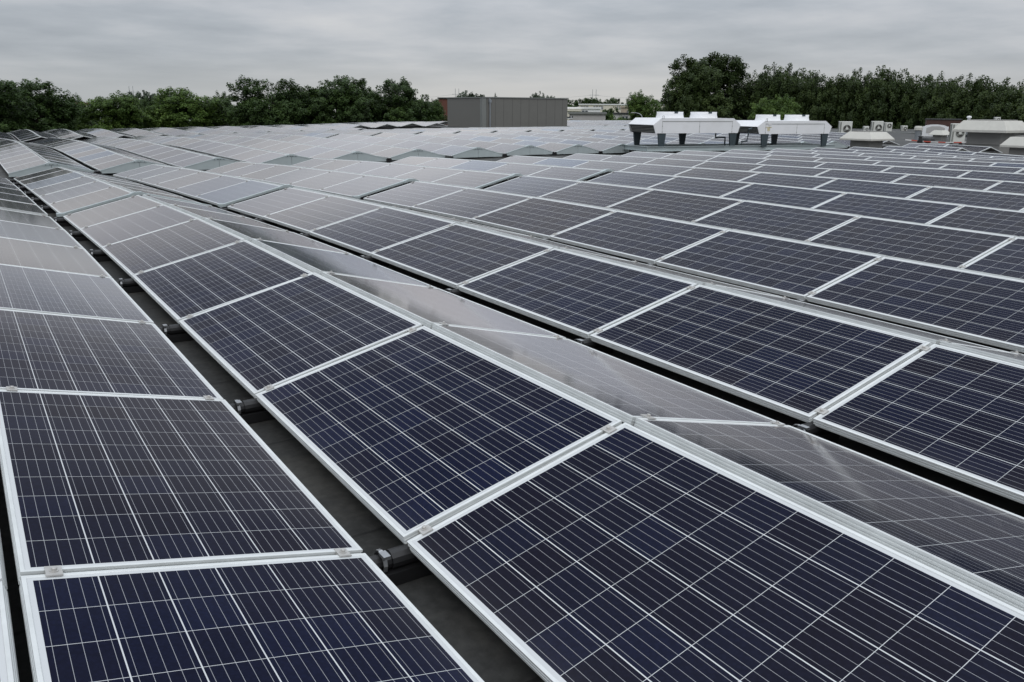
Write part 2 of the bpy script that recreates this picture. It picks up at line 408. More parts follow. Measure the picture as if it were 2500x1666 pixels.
SLOTS = []   # (block, tent, face, order text, Y start)
def add_slots(block, t, y0, n, words):
    for k in range(n):
        for face in 'WE':
            SLOTS.append((block, t, face, words, k, n, y0+k*SP))
for t in range(-2, 15):
    if t <= 4:
        add_slots('front', t, -SP, 8, 'before')
        n2 = 6 if t <= 3 else 5
        add_slots('front', t, 7*SP+.28, n2, 'beyond')
    else:
        if t <= 12: add_slots('front', t, -SP, 12, 'plain')
        elif t == 13: add_slots('front', t, 5*SP, 6, 'plain')
        else: add_slots('front', t, 10*SP, 1, 'plain')
add_slots('front', 15, 16.75, 2, 'vent')
for t in range(0, 25):
    y0 = 24.05 if t <= 5 else 23.80
    if t >= 18: y0 += SP*2
    if t < 20: add_slots('middle', t, y0, 7 if t < 18 else 5, 'walk')
    if t < 22: add_slots('middle', t, 36.0, 7 if t <= 10 else 8, 'walk2')
for t in range(0, 11):
    add_slots('back', t, 52.72, 11, 'back')
for t in range(11, 15):
    add_slots('back', t, 57.85, 8, 'back')
for t in range(15, 20):
    add_slots('back', t, 64.0, 5, 'back')
for t in range(20, 29):
    add_slots('back', t, 52.85, 11, 'back')

rng = random.Random(11)
def slot_matrix(t, face, y0, jit=True):
    xc = t*TP+WX
    za, zb = zr(xc, y0), zr(xc, y0+PL)
    yv = Vector((0, PL, zb-za)).normalized()
    sxl = (zr(xc+.5, y0+.8)-zr(xc-.5, y0+.8))
    if face == 'W':
        up = Vector((WX, 0, HR+sxl*WX)).normalized(); ex = -yv
        nrm = ex.cross(up).normalized(); up = nrm.cross(ex)
        org = Vector((t*TP, y0+PL, zb-sxl*WX))
    else:
        up = Vector((-WX, 0, HR+.006-sxl*WX)).normalized(); ex = yv
        nrm = ex.cross(up).normalized(); up = nrm.cross(ex)
        org = Vector((t*TP+2*WX+RG-(.024 if t >= 0 else 0), y0, za+sxl*(WX+RG)))
    mm = Matrix.Identity(4)
    for i in range(3):
        mm[i][0] = ex[i]; mm[i][1] = up[i]; mm[i][2] = nrm[i]; mm[i][3] = org[i]
    if t == -1 and face == 'W': mm = Matrix.Translation((.036, 0, 0)) @ mm
    if jit:
        c = Matrix.Translation((PL/2, PW/2, 0))
        j = Matrix.Rotation(R(rng.gauss(0, .16)), 4, 'X') @ Matrix.Rotation(R(rng.gauss(0, .10)), 4, 'Y')
        mm = mm @ c @ j @ c.inverted() @ Matrix.Translation((0, 0, rng.uniform(-.0015, .0015)))
    return mm
def project(p):
    d = Vector(p)-Vector(CAM); z = d.dot(AX[2])
    if z < .05: return None
    return (CW/2+FPX*d.dot(AX[0])/z, CH/2-FPX*d.dot(AX[1])/z)
def clip_area(poly):
    for ax, lim, sg in ((0, 0, 1), (0, CW, -1), (1, 0, 1), (1, CH, -1)):
        out = []
        for i in range(len(poly)):
            a, b_ = poly[i], poly[(i+1) % len(poly)]
            da, db = sg*(a[ax]-lim), sg*(b_[ax]-lim)
            if da >= 0: out.append(a)
            if da*db < 0:
                u = da/(da-db); out.append((a[0]+(b_[0]-a[0])*u, a[1]+(b_[1]-a[1])*u))
        poly = out
        if not poly: return 0
    return abs(sum(poly[i][0]*poly[(i+1) % len(poly)][1]-poly[(i+1) % len(poly)][0]*poly[i][1] for i in range(len(poly))))/2
def seen_area(mm, face, t, y0):
    n = mm.to_3x3() @ Vector((0, 0, 1)); c = mm @ Vector((PL/2, PW/2, 0))
    if n.dot(Vector(CAM)-c) <= 0.0: return 0
    grid = []
    a = 0; S = 4                                   # near panels cross the picture's edge, so measure them in pieces
    for i in range(S):
        for j in range(S):
            q = [project(mm @ Vector((PL*(i+u)/S, PW*(j+v)/S, 0))) for u, v in ((0, 0), (1, 0), (1, 1), (0, 1))]
            if None in q: continue
            cc = mm @ Vector((PL*(i+.5)/S, PW*(j+.5)/S, 0))
            if hidden(cc, t, face): continue
            a += clip_area(q)
    return a
def hidden(p, t, face):
    """is the ridge of a nearer tent between this point and the camera?"""
    d = Vector(CAM)-p
    for tt in (t, t-1):
        if tt == t and face == 'W': continue
        xr = tt*TP+WX+RG/2
        if not (min(p.x, CAM[0]) < xr < max(p.x, CAM[0])): continue
        s = (xr-p.x)/d.x; y = p.y+d.y*s; z = p.z+d.z*s
        if z < zr(xr, y)+HR-.005: return True
    return False

ORD = ['first', 'second', 'third', 'fourth', 'fifth', 'sixth', 'seventh', 'eighth', 'ninth', 'tenth', 'eleventh', 'twelfth',
       'thirteenth', 'fourteenth', 'fifteenth', 'sixteenth', 'seventeenth', 'eighteenth', 'nineteenth', 'twentieth',
       'twenty-first', 'twenty-second', 'twenty-third', 'twenty-fourth', 'twenty-fifth', 'twenty-sixth', 'twenty-seventh', 'twenty-eighth', 'twenty-ninth']
def ridge_words(t):
    if t < 0: return 'the ridge before the tube gap' if t == -1 else 'two ridges before the tube gap'
    return '%s ridge past the tube gap' % ORD[t]
def panel_label(block, t, face, words, k, n):
    side = 'facing slope' if face == 'W' else 'far slope'
    if t < 0: side = 'facing slope' if face == 'E' else 'far slope'
    if words == 'before': pos = '%s before the cross joint' % ORD[n-1-k]
    elif words == 'beyond': pos = '%s beyond the cross joint' % ORD[k]
    elif words == 'plain': pos = '%s before the walkway' % ORD[n-1-k]
    elif words == 'vent': pos = '%s before the walkway' % ORD[n-1-k]
    elif words == 'walk': pos = '%s past the walkway' % ORD[k]
    elif words == 'walk2': pos = '%s past the middle joint' % ORD[k]
    else: pos = '%s in the back field' % ORD[k]
    return 'solar panel %s, %s, %s' % (pos, side, ridge_words(t))

scored = []
for s in SLOTS:
    block, t, face, words, k, n, y0 = s
    mm = slot_matrix(t, face, y0)
    scored.append((seen_area(mm, face, t, y0), s, mm))
order = sorted(range(len(scored)), key=lambda i: -scored[i][0])
LIMIT = 300
chosen = [i for i in order[:LIMIT] if scored[i][0] > 2]
rest = [i for i in range(len(scored)) if i not in set(chosen)]
for i in chosen:
    ar, (block, t, face, words, k, n, y0), mm = scored[i]
    p = bpy.data.objects.new('solar_panel', None); COL.objects.link(p); p.matrix_world = mm; p.empty_display_size = .2
    tag(p, panel_label(block, t, face, words, k, n), 'solar panel', 'solar panels laid in ridged rows on the roof')
    link('frame', FM, p); link('cell_sheet', SM, p)
    c = mm @ Vector((PL/2, PW/2, 0))
    if (c-Vector(CAM)).length < 22:
        xx = PL+.010 if face == 'E' else -.010
        last = k == n-1
        for yy in (.075, PW-.075):
            cl = link('clamp', CM, p); cl.location = (xx if not last else (PL-.012 if face == 'E' else .012), yy, 0)
# the many small panels farther off: one object
def far_panels():
    V = []; F = []; UV = []; MI = []; TN = []
    fw_ = .0115
    for i in rest:
        ar, (block, t, face, words, k, n, y0), mm = scored[i]
        tone = rng.random()
        def add(pts, uv, mi):
            o = len(V); V.extend([tuple(mm @ Vector(p)) for p in pts]); F.append(tuple(range(o, o+len(pts)))); UV.extend(uv); MI.append(mi); TN.append(tone)
        a, b_, z0, zt, zs = 0.0, fw_, -.036, 0.0, -.0022
        O = [(a, a), (PL-a, a), (PL-a, PW-a), (a, PW-a)]; I = [(b_, b_), (PL-b_, b_), (PL-b_, PW-b_), (b_, PW-b_)]
        add([(x, y, zs) for x, y in I], I, 0)
        for q in range(4):
            r = (q+1) % 4
            add([(*O[q], zt), (*O[r], zt), (*I[r], zt), (*I[q], zt)], [(0, 0)]*4, 1)
            add([(*O[q], z0), (*O[r], z0), (*O[r], zt), (*O[q], zt)], [(0, 0)]*4, 1)
    me = bpy.data.meshes.new('distant_solar_panels'); me.from_pydata(V, [], F)
    me.materials.append(M['cell_far']); me.materials.append(M['alu'])
    me.polygons.foreach_set('material_index', MI)
    uv = me.uv_layers.new(name='UVMap'); uv.data.foreach_set('uv', [c for q in UV for c in q])
    at = me.attributes.new('tone', 'FLOAT', 'FACE'); at.data.foreach_set('value', TN)
    me.update()
    tag(link('distant_solar_panels', me), 'pale far-off solar panels filling the roof beyond the walkway', 'solar panels', None, 'stuff')
far_panels()

# ------------------------------------------------------------------ gable plates at the row ends
def gable(t, y, label, group, small=False):
    xc = t*TP+WX+RG/2; z0 = zr(xc, y)
    g = thing('gable_plate', label, 'end plate', (xc, y, z0), 0, group)
    half = WX+RG/2
    for s in (-1, 1):
        b = MB()
        pr = [(s*half, -.085), (s*half, .004), (s*.09, HR+.006), (s*.004, HR+.006), (s*.004, -.085)]
        b.prism(pr, -.046, -.043)
        # folded top flange lying over the panel edge
        dx, dz = half-.08, HR
        vs = [(s*half, -.052, .004), (s*.08, -.052, HR+.005), (s*.08, -.004, HR+.007), (s*half, -.004, .006),
              (s*half, -.052, -.022), (s*.08, -.052, HR-.021)]
        b.add(vs, [(0, 1, 2, 3), (0, 1, 5, 4)])
        b.build('side_plate', M['galv'], g)
    br = MB()
    br.prism([(-.17, HR-.055), (-.17, HR-.018), (-.05, HR+.022), (.05, HR+.022), (.17, HR-.018), (.17, HR-.055), (.05, HR-.03), (-.05, HR-.03)], -.062, .05)
    br.build('ridge_bracket', M['galv'], g)
    if not small:
        for x in (-.13, -.035, .035, .13):
            k = MB(); k.lathe([(0, -.072), (.011, -.071), (.011, -.062), (.0, -.062)], (x, 0, HR-.035), 8, axis='y'); k.build('bolt', M['slate'], g)
    return g
def edge_trim(t):
    y = 7*SP+.28; xc = t*TP+WX+RG/2
    g = thing('edge_trim', 'grey edge trim along the cross joint, %s' % ridge_words(t), 'edge trim', (xc, y, zr(xc, y)), 0, 'grey edge trims at the cross joint')
    half = WX+RG/2
    for s in (-1, 1):
        b = MB()
        a0, a1 = Vector((s*half, 0, .004)), Vector((s*.07, 0, HR+.005))
        vs = [a0+Vector((0, dy, dz)) for dy, dz in ((-.05, 0), (-.004, .003), (-.004, -.03), (-.05, -.03))]
        vs += [a1+Vector((0, dy, dz)) for dy, dz in ((-.05, 0), (-.004, .003), (-.004, -.03), (-.05, -.03))]
        b.add(vs, [(0, 1, 2, 3), (7, 6, 5, 4), (0, 4, 5, 1), (1, 5, 6, 2), (2, 6, 7, 3), (3, 7, 4, 0)])
        b.build('side_bar', M['galv'], g)
    br = MB()
    br.prism([(-.13, HR-.045), (-.13, HR-.012), (-.05, HR+.022), (.05, HR+.022), (.13, HR-.012), (.13, HR-.045), (.05, HR-.02), (-.05, HR-.02)], -.062, .02)
    br.build('ridge_bracket', M['galv'], g)
    f = MB(); f.box((-half-.05, -.075, -.03), (-half+.05, .02, .012)); f.build('corner_bracket', M['galv'], g)
for t in range(0, 5): edge_trim(t)
for t in range(0, 17):
    gable(t, (24.05 if t <= 5 else 23.80), 'grey triangular end plate facing the walkway, %s' % ridge_words(t), 'triangular end plates along the walkway', t > 9)
def pad(x, y, label):
    p = MB(); p.box((-.09, -.12, -.115), (.09, .12, -.03)); p.box((-.05, -.16, -.03), (.05, .16, -.012))
    o = p.build('rail_foot', M['plastic']); o.location = (x, y, zr(x, y)); tag(o, label, 'foot', 'black rail feet at the walkway')
for t in range(1, 12):
    pad(t*TP-.075, 24.1 if t <= 5 else 23.85, 'black plastic rail foot between end plates, before the %s' % ridge_words(t))

# ------------------------------------------------------------------ black support tubes crossing the gaps
def tube_mesh():
    b = MB(); b.tube([(-.34, 0, 0), (.26, 0, 0)], .028, 12); b.box((-.34, -.045, -.075), (.26, .045, -.029))
    b.tube([(.03, 0, 0), (.24, 0, 0)], .034, 12)
    return b.mesh('tube', M['plastic'], False)
def hook_mesh():
    b = MB()
    pts = []
    for k in range(9):
        a = R(-60+k*30); pts.append((a))
    o = 0; vs = []
    for a in pts:
        for x in (-.007, .007):
            vs.append((x, -math.cos(a)*.036, math.sin(a)*.036+.002))
    vs2 = [(x, y*1.14, z*1.14) for x, y, z in vs]
    n = len(pts); fs = []
    for k in range(n-1):
        fs += [(2*k, 2*k+1, 2*k+3, 2*k+2), (2*n+2*k, 2*n+2*k+2, 2*n+2*k+3, 2*n+2*k+1), (2*k, 2*k+2, 2*n+2*k+2, 2*n+2*k), (2*k+1, 2*n+2*k+1, 2*n+2*k+3, 2*k+3)]
    b.add(vs+vs2, fs)
    b.box((-.012, -.055, .036), (.012, -.012, .046))
    return b.mesh('hook', M['chrome'])
TM, HM = tube_mesh(), hook_mesh()
def seam_y(k):
    return k*SP-.01 if k <= 7 else 7*SP+.28+(k-7)*SP-.01
for t in (0, 1, 2):
    for k in range(0, 14 if t == 0 else 8):
        y = seam_y(k)
        nm = ['hooked tube gap', 'gap past the first ridge', 'gap past the second ridge'][t]
        pos = ('%s seam before the cross joint' % ORD[7-k-1] if k < 7 else ('the cross joint itself' if k == 7 else '%s seam beyond the cross joint' % ORD[k-8]))
        s = thing('support_tube', 'black tube across the %s, %s' % (nm, pos), 'tube', (t*TP-.09, y, zr(t*TP, y)-.058), 0, 'black support tubes crossing the gaps')
        link('tube', TM, s); link('hook', HM, s)

# ------------------------------------------------------------------ grey plant room
def plant_room():
    X0, Y0, LX, LY, H = 32.9, 55.2, 8.05, 5.45, 2.38
    z = zr(X0, Y0)-DECK-.05
    g = thing('plant_room', 'grey clad rooftop plant room with flat roof standing behind the panel rows', 'plant room', (X0, Y0, z))
    b = MB()
    b.box((0, 0, 0), (LX, LY, H)); b.build('wall', M['grey_clad'], g)
    j = MB()
    for x in (.38, 1.16, 1.92, 2.72, 3.50, 4.28, 5.10, 5.95, 6.8, 7.55):
        j.box((x-.012, -.004, .02), (x+.012, -.001, H-.02))
    j.build('joint', M['grey_joint'], g)
    c = MB()
    c.box((-.03, -.03, 0.02), (.33, -.002, H-.01)); c.box((-.03, -.002, .02), (-.002, .30, H-.01)); c.build('corner_flashing', M['grey_trim'], g)
    r = MB(); r.box((-.06, -.06, H), (LX+.06, LY+.06, H+.07)); r.build('roof_trim', M['grey_trim'], g)
    d = MB(); d.tube([(.62, -.10, .02), (.62, -.10, H-.32)], .055, 10); d.box((.52, -.17, H-.34), (.72, -.005, H-.14))
    d.tube([(.62, -.10, H-.14), (.62, -.06, H-.06)], .04, 8); d.build('downpipe', M['zinc'], g, )
plant_room()

# ------------------------------------------------------------------ white dry coolers on their steel base
def cooler(loc, Lx, D, H, label, sticker=False):
    rz = R(-12.6)
    g = thing('dry_cooler', label, 'cooler', loc, rz, 'white dry coolers on the steel base')
    c1, c2, zm = .30, .10, H*.56
    hexa = [(c2, 0), (0, zm), (c1, H), (Lx-c1, H), (Lx, zm), (Lx-c2, 0)]
    f = MB()
    f.prism(hexa, -.012, .02); f.prism(hexa, D-.02, D+.012); f.build('end_sheet', M['white'], g)
    top = MB()
    top.prism([(c1, H), (Lx-c1, H), (Lx-c1, H-.03), (c1, H-.03)], .021, D-.021)
    top.prism([(0, zm), (c1, H), (c1+.01, H-.03), (.03, zm-.02)], .021, D-.021)
    top.prism([(Lx, zm), (Lx-c1, H), (Lx-c1-.01, H-.03), (Lx-.03, zm-.02)], .021, D-.021)
    top.build('hood', M['white'], g)
    coil = MB()
    coil.prism([(c2+.06, .01), (.07, zm-.03), (.13, zm-.03), (c2+.12, .01)], .03, D-.03)
    coil.prism([(Lx-c2-.06, .01), (Lx-.07, zm-.03), (Lx-.13, zm-.03), (Lx-c2-.12, .01)], .03, D-.03)
    coil.box((c2+.06, .03, .0), (Lx-c2-.06, D-.03, .012))
    coil.build('coil', M['dark'], g)
    fins = MB()
    for k in range(5):
        z = .05+k*zm/5.6
        fins.box((.045, .04, z), (.068, D-.04, z+.012))
    fins.build('fin', M['ac_mid'], g)
    lid = MB()
    lid.box((c1+.05, -.022, H-.10), (Lx-c1-.05, -.0125, H+.004)); lid.build('lid', M['white'], g)
    sm = MB()
    sm.box((c1+.05, -.024, H-.113), (Lx-c1-.05, -.0125, H-.101))
    for x in (c1+.06, Lx*.52, Lx-c1-.06): sm.box((x-.004, -.016, .01), (x+.004, -.0125, H-.115))
    for x in (c1+.06, Lx*.52, Lx-c1-.06):
        for z in (.03, zm*.8): sm.box((x-.012, -.020, z), (x+.012, -.0165, z+.024))
    sm.build('seam', M['ac_mid'], g)
    hc = .22
    for cx_ in (Lx*.33, Lx*.725):
        w = MB()
        r0 = Lx*.132
        w.lathe([(r0*1.10, -.02), (r0*1.05, .03), (r0*1.015, .09), (r0, .14), (r0, hc), (r0*.965, hc), (r0*.965, .05), (r0*.9, 0)], (cx_, D*.5, H), 40)
        cw = w.build('fan_cowl', M['white'], g, True)
        fb = MB()
        for a in range(6):
            T = Matrix.Translation((cx_, D*.5, H+.14)) @ Matrix.Rotation(R(a*60), 4, 'Z') @ Matrix.Rotation(R(24), 4, 'X')
            fb.box((.07, -.10, -.006), (r0*.9, .10, .006), 0, T)
        fb.lathe([(0, .18), (.09, .18), (.11, .15), (.11, .06), (0, .06)], (cx_, D*.5, H), 14)
        fb.build('fan', M['dark'], cw)
        br = MB(); br.box((cx_-.10, D*.5-r0*1.012, H+hc-.055), (cx_+.04, D*.5-r0*.9, H+hc+.006))
        br.build('bracket', M['slate'], g)
    for (x, y) in ((c2+.12, -.02), (Lx*.60, D-.09), (Lx-c2-.33, -.02), (c2+.12, D-.09)):
        lg = MB()
        lg.prism([(x, 0), (x+.32, 0), (x+.26, -.47), (x+.06, -.47)], y+.03, y+.10); lg.build('leg', M['slate'], g)
    lu = MB(); lu.tube([(.34, -.03, H-.02), (.34, -.03, H+.07), (.40, -.03, H+.09), (.40, -.03, H-.02)], .008, 6); lu.build('lifting_lug', M['dark'], g)
    if sticker:
        s = MB(); s.box((.44, -.018, zm*.42), (.55, -.0135, zm*.98)); s.box((.38, -.018, zm*.86), (.62, -.0135, zm*.98)); s.build('sticker', M['yellow'], g)
        s = MB(); s.box((.46, -.026, H*.66), (.60, -.0235, H*.78)); s.build('label_plate', M['tape'], g)
    p = MB()
    if sticker: p.tube([(-.02, .30, .20), (-.16, .30, .16), (-.16, .30, .0), (-.20, .30, -.26), (-.42, .30, -.28), (-.44, .30, -.47)], .035, 8)
    else: p.tube([(Lx-.80, .35, .02), (Lx-.80, .35, -.17), (Lx-.38, .35, -.17), (Lx-.38, .35, -.47)], .032, 8)
    p.build('pipe', M['slate'], g)
    return g
cooler((19.73, 21.96, .584), 3.65, 1.85, .52, 'white dry cooler with two fan cowls and clean white side, beside the triangular end plates')
cooler((23.96, 20.93, .545), 3.42, 1.85, .47, 'white dry cooler with yellowed sticker on its side, towards the cream condensers', True)
def base_frame():
    g = thing('steel_base', 'pale grey steel beam base carrying both white dry coolers', 'beam frame', (19.55, 22.02, -.04), R(-12.6))
    def ib(x0, y0, x1, y1, nm='beam'):
        b = MB()
        if abs(x1-x0) > abs(y1-y0):
            b.box((x0, y0-.06, .15), (x1, y0+.06, .165)); b.box((x0, y0-.06, 0), (x1, y0+.06, .015)); b.box((x0, y0-.006, .015), (x1, y0+.006, .15))
        else:
            b.box((x0-.06, y0, .15), (x0+.06, y1, .165)); b.box((x0-.06, y0, 0), (x0+.06, y1, .015)); b.box((x0-.006, y0, .015), (x0+.006, y1, .15))
        b.build(nm, M['galv'], g)
    ib(0, 0, 8.3, 0); ib(0, 1.85, 8.3, 1.85); ib(.06, .065, .06, 1.785); ib(8.2, .065, 8.2, 1.785)
    for x in (.4, 2.4, 4.3, 6.2, 7.9):
        for y in (0, 1.85):
            f = MB(); f.box((x-.12, y-.10, -.22), (x+.12, y+.10, -.001)); f.build('foot', M['plastic'], g)
base_frame()

# ------------------------------------------------------------------ beige ventilation hoods
def hood(loc, bx, by, hb, ex, ey, eh, tx, ty, th, label, step=None, capm='beige', legs=True):
    g = thing('vent_hood', label, 'roof vent', loc, 0, 'beige roof vents by the coolers')
    b = MB(); b.box((-bx/2, -by/2, -.35), (bx/2, by/2, hb))
    bo = b.build('duct', M['beige_dk'], g)
    zb = hb
    if step:
        s = MB(); s.box((-bx/2-.045, -by/2-.045, hb), (bx/2+.045, by/2+.045, hb+.03)); s.build('flange', M['beige_dk'], g)
        s = MB(); s.box((-bx/2+.02, -by/2+.02, hb+.03), (bx/2-.02, by/2-.02, hb+step)); s.build('upper_duct', M['beige_dk'], g); zb = hb+step
    c = MB()
    c.frustum((-ex/2, -ey/2, ex/2, ey/2, zb+.0015), (-ex/2, -ey/2, ex/2, ey/2, zb+eh))
    c.frustum((-ex/2+.0, -ey/2+.0, ex/2, ey/2, zb+eh), (-tx/2, -ty/2, tx/2, ty/2, zb+eh+th))
    # keep only one shared ring: drop the two inner faces between the stacked parts
    f = [fc for k, fc in enumerate(c.f) if k not in (1, 6)]; c.f = f; c.mi = [0]*len(f)
    co = c.build('cap', M[capm], g); bevel(co, .012, 2)
    t = MB(); t.box((-tx/2+.12, -ty/2+.12, zb+eh+th+.0005), (tx/2-.12, ty/2-.12, zb+eh+th+.035)); t.build('top_plate', M['beige_dk'], g)
hood((32.15, 21.9, -.1), .94, .94, .27, 1.66, 1.56, .075, 1.15, 1.05, .28, 'low beige pyramid roof vent between the cooler and the taller vent')
hood((34.25, 17.75, -.12), 1.02, 1.39, .25, 1.85, 2.15, .10, 1.35, 1.65, .36, 'tall beige roof vent with stepped duct and broad pyramid cap', .46)
hood((32.3, 15.35, -.14), .80, .80, .26, 1.3, 1.3, .08, .85, .85, .30, 'beige roof vent cut by the picture edge in front of the tall vent')
hood((37.15, 17.85, -.1), .9, .9, .72, 1.5, 1.5, .08, 1.0, 1.0, .24, 'pale roof vent peeping out behind the tall stepped vent', None, 'white')
hood((47.6, 27.6, -.05), .55, .55, .10, .95, .95, .03, .52, .52, .25, 'small pale pyramid vent before the white arched duct')

# ------------------------------------------------------------------ air-conditioning condensers
def condenser(loc, w, h, d, rz, label, fan_z=.5, fr=.30):
    g = thing('condenser', label, 'condenser', loc, rz, 'cream air-conditioning condensers')
    b = MB(); b.box((0, 0, .0), (w, d, h)); o = b.build('casing', M['ac'], g); bevel(o, .02, 2)
    s = MB(); s.box((-.006, .05, h*.04), (-.001, d-.05, h*.96))
    for k in range(9):
        z = h*(.08+.1*k); s.box((-.012, .04, z), (-.0065, d-.04, z+h*.02))
    s.build('coil_side', M['ac_mid'], g)
    s = MB(); s.box((.03, -.008, h*.05), (w*.16, -.0015, h*.95)); s.build('side_grille', M['ac_mid'], g)
    cx_, cz_ = w*.60, h*fan_z; r = w*fr
    f = MB(); f.lathe([(r, -.004), (r, -.03), (r*.93, -.03), (r*.93, -.006)], (cx_, 0, cz_), 24, axis='y'); f.build('fan_ring', M['ac_mid'], g)
    f = MB(); f.lathe([(r*.92, -.007), (0, -.0071)], (cx_, 0, cz_), 24, axis='y'); fo = f.build('fan_opening', M['ac_dk'], g)
    f = MB()
    for k in range(3):
        T = Matrix.Translation((cx_, -.015, cz_)) @ Matrix.Rotation(R(20+k*120), 4, 'Y'); f.box((r*.25, -.003, -r*.25), (r*.85, .003, r*.25), 0, T)
    f.build('fan_blade', M['ac_mid'], g)
    f = MB(); f.lathe([(0, -.034), (r*.30, -.032), (r*.36, -.022), (r*.36, -.008)], (cx_, 0, cz_), 16, axis='y'); f.build('fan_hub', M['ac'], g)
    for x in (.08, w-.16):
        k = MB(); k.box((x, .02, -.25), (x+.08, d-.02, -.001)); k.build('foot', M['plastic'], g)
AZ = R(-38)
condenser((46.8, 33.9, -.16), .80, .90, .30, AZ, 'cream condenser with one fan right beside the white cooler')
condenser((50.7, 34.2, -.12), .74, .86, .30, AZ, 'cream condenser rising behind the low beige pyramid vent')
condenser((54.9, 36.0, -.05), .52, .66, .30, AZ, 'narrower cream condenser with its fan set high, behind the low vent', .66, .30)
condenser((57.3, 36.2, -.05), .42, .42, .30, AZ, 'small cream condenser with dark fan on the parapet side of the low vent')
condenser((53.2, 36.5, -.05), .36, .40, .3, AZ, 'tiny cream condenser half hidden behind a taller condenser')
condenser((42.0, 23.75, -.15), .70, .95, .30, AZ, 'cream condenser half tucked behind the tall stepped vent')
condenser((56.72, 29.28, .75), .36, .30, .25, AZ, 'tiny open condenser frame showing over the tall vent cap', .5, .26)
condenser((59.3, 36.0, .0), .48, .22, .3, AZ, 'very low cream box unit beside the mushroom vent', .5, .14)

# ------------------------------------------------------------------ small roof furniture at the far side
def parapet():
    g = thing('parapet', 'low dark parapet with pale coping along the roof side under the trees', 'parapet', (53.0, 18, -.35))
    b = MB(); b.box((0, 0, 0), (.3, 34, .30)); b.build('upstand', M['slate'], g)
    b = MB(); b.box((-.06, -.05, .301), (.36, 34.05, .36)); b.build('coping', M['grey_trim'], g)
parapet()
def brick_box():
    g = thing('brick_lift_house', 'low red-brown brick roof house beneath the dark poplars', 'roof house', (55.4, 33.2, -.3), R(-57))
    b = MB(); b.box((0, 0, 0), (2.15, 2.5, 1.13)); b.build('wall', M['brick'], g)
    b = MB(); b.box((-.04, -.04, 1.131), (2.19, 2.54, 1.19)); b.build('coping', M['dark'], g)
    b = MB(); b.box((2.155, .3, 0), (2.95, 2.4, 1.02)); b.build('grey_annex', M['zinc'], g)
    b = MB(); b.tube([(2.6, .6, 1.021), (2.6, .6, 1.30)], .10, 10); b.lathe([(.0, 1.42), (.12, 1.40), (.16, 1.32), (.16, 1.28), (.1, 1.27)], (2.6, .6, 0), 12)
    b.build('flue', M['white'], g)
brick_box()
def arch_duct():
    g = thing('arched_duct', 'white arched duct box in front of the red-brown brick house', 'duct', (49.9, 30.1, -.12), R(-57))
    pr = [(0, 0), (0, .60)] + [(.72-.62*math.cos(R(a)), .60+.12*math.sin(R(a))) for a in range(0, 181, 20)] + [(1.44, .60), (1.44, 0)]
    b = MB(); b.prism(pr, 0, .5); b.build('casing', M['render_white'], g)
    b = MB(); b.prism([(.2, .2), (.2, .52), (.5, .62), (.95, .62), (1.24, .52), (1.24, .2)], -.012, -.002); b.build('louvre', M['grey_wall'], g)
arch_duct()
def mushroom():
    g = thing('mushroom_vent', 'pale mushroom-capped vent pipe in front of the brick house', 'vent pipe', (45.06, 27.45, -.02))
    b = MB(); b.lathe([(.0, -.3), (.15, -.3), (.15, .36), (.0, .36)], (0, 0, 0), 16); b.build('pipe', M['zinc'], g)
    b = MB(); b.lathe([(.13, .361), (.22, .38), (.22, .52), (.18, .60), (0, .61)], (0, 0, 0), 18); b.build('cap', M['beige'], g)
mushroom()
b = MB(); b.tube([(0, 0, -.3), (0, 0, .20)], .12, 12); b.tube([(0, 0, .20), (0, 0, .36)], [.085, .07], 12); b.tube([(0, 0, .36), (0, 0, .39)], .11, 12)
o = b.build('vent_stub', M['plastic']); o.location = (35.7, 21.6, -.08); tag(o, 'short dark vent pipe between the low vent and the barrier tape', 'vent pipe')
b = MB(); b.lathe([(0, -.3), (.12, -.3), (.12, -.06), (.30, -.05), (.34, .02), (.30, .14), (.1, .18), (0, .18)], (0, 0, 0), 20)
o = b.build('dark_roof_fan', M['plastic']); o.location = (40.2, 23.9, -.05); tag(o, 'squat dark roof fan behind the red and white tape', 'roof fan')
def tape():
    b = MB(); P = [Vector((35.9, 22.45, .12)), Vector((36.67, 22.01, .05)), Vector((37.1, 21.2, .02)), Vector((37.61, 20.36, .05)), Vector((38.0, 19.6, .12))]
    pts = []
    for i in range(len(P)-1):
        for k in range(6): pts.append(P[i].lerp(P[i+1], k/6))
    pts.append(P[-1])
    for i in range(len(pts)-1):
        a, c = pts[i], pts[i+1]; h = Vector((0, 0, .024)); d = Vector((.004, .003, 0))
        b.add([a-h-d, c-h-d, c+h-d, a+h-d, a-h+d, c-h+d, c+h+d, a+h+d], [(0, 1, 2, 3), (7, 6, 5, 4), (3, 2, 6, 7), (4, 5, 1, 0)], (i//2) % 2)
    tag(b.build('barrier_tape', [M['tape'], M['red']]), 'red and white barrier tape strung low across the roof', 'tape')
tape()

# ------------------------------------------------------------------ houses beyond the roof
def house(name, A, B, zb, zt, depth, label, wallm, windows=(), roof=None, roofm='render_white', extras=()):
    A, B = Vector((*A, 0)), Vector((*B, 0)); d = B-A; ln = d.length; rz = math.atan2(d.y, d.x)
    g = thing(name, label, 'house', (A.x, A.y, zb), rz)
    h = zt-zb
    b = MB(); b.box((0, 0, -8-zb), (ln, depth, h)); b.build('wall', M[wallm], g)
    r = MB(); r.box((-.15, -.2, h+.001), (ln+.15, depth+.15, h+.26)); r.build('roof', M[roofm], g)
    for (u0, u1, v0, v1) in windows:
        x0, x1, z0, z1 = ln*u0, ln*u1, h*v0, h*v1
        w = MB(); w.box((x0, -.03, z0), (x1, -.005, z1)); wo_ = w.build('window', M['glass'], g)
        f = MB(); f.box((x0, -.06, z0-.10), (x1, -.005, z0-.005)); f.box(((x0+x1)/2-.04, -.045, z0), ((x0+x1)/2+.04, -.031, z1)); f.build('frame', M['render_white'], wo_)
    return g, ln, h
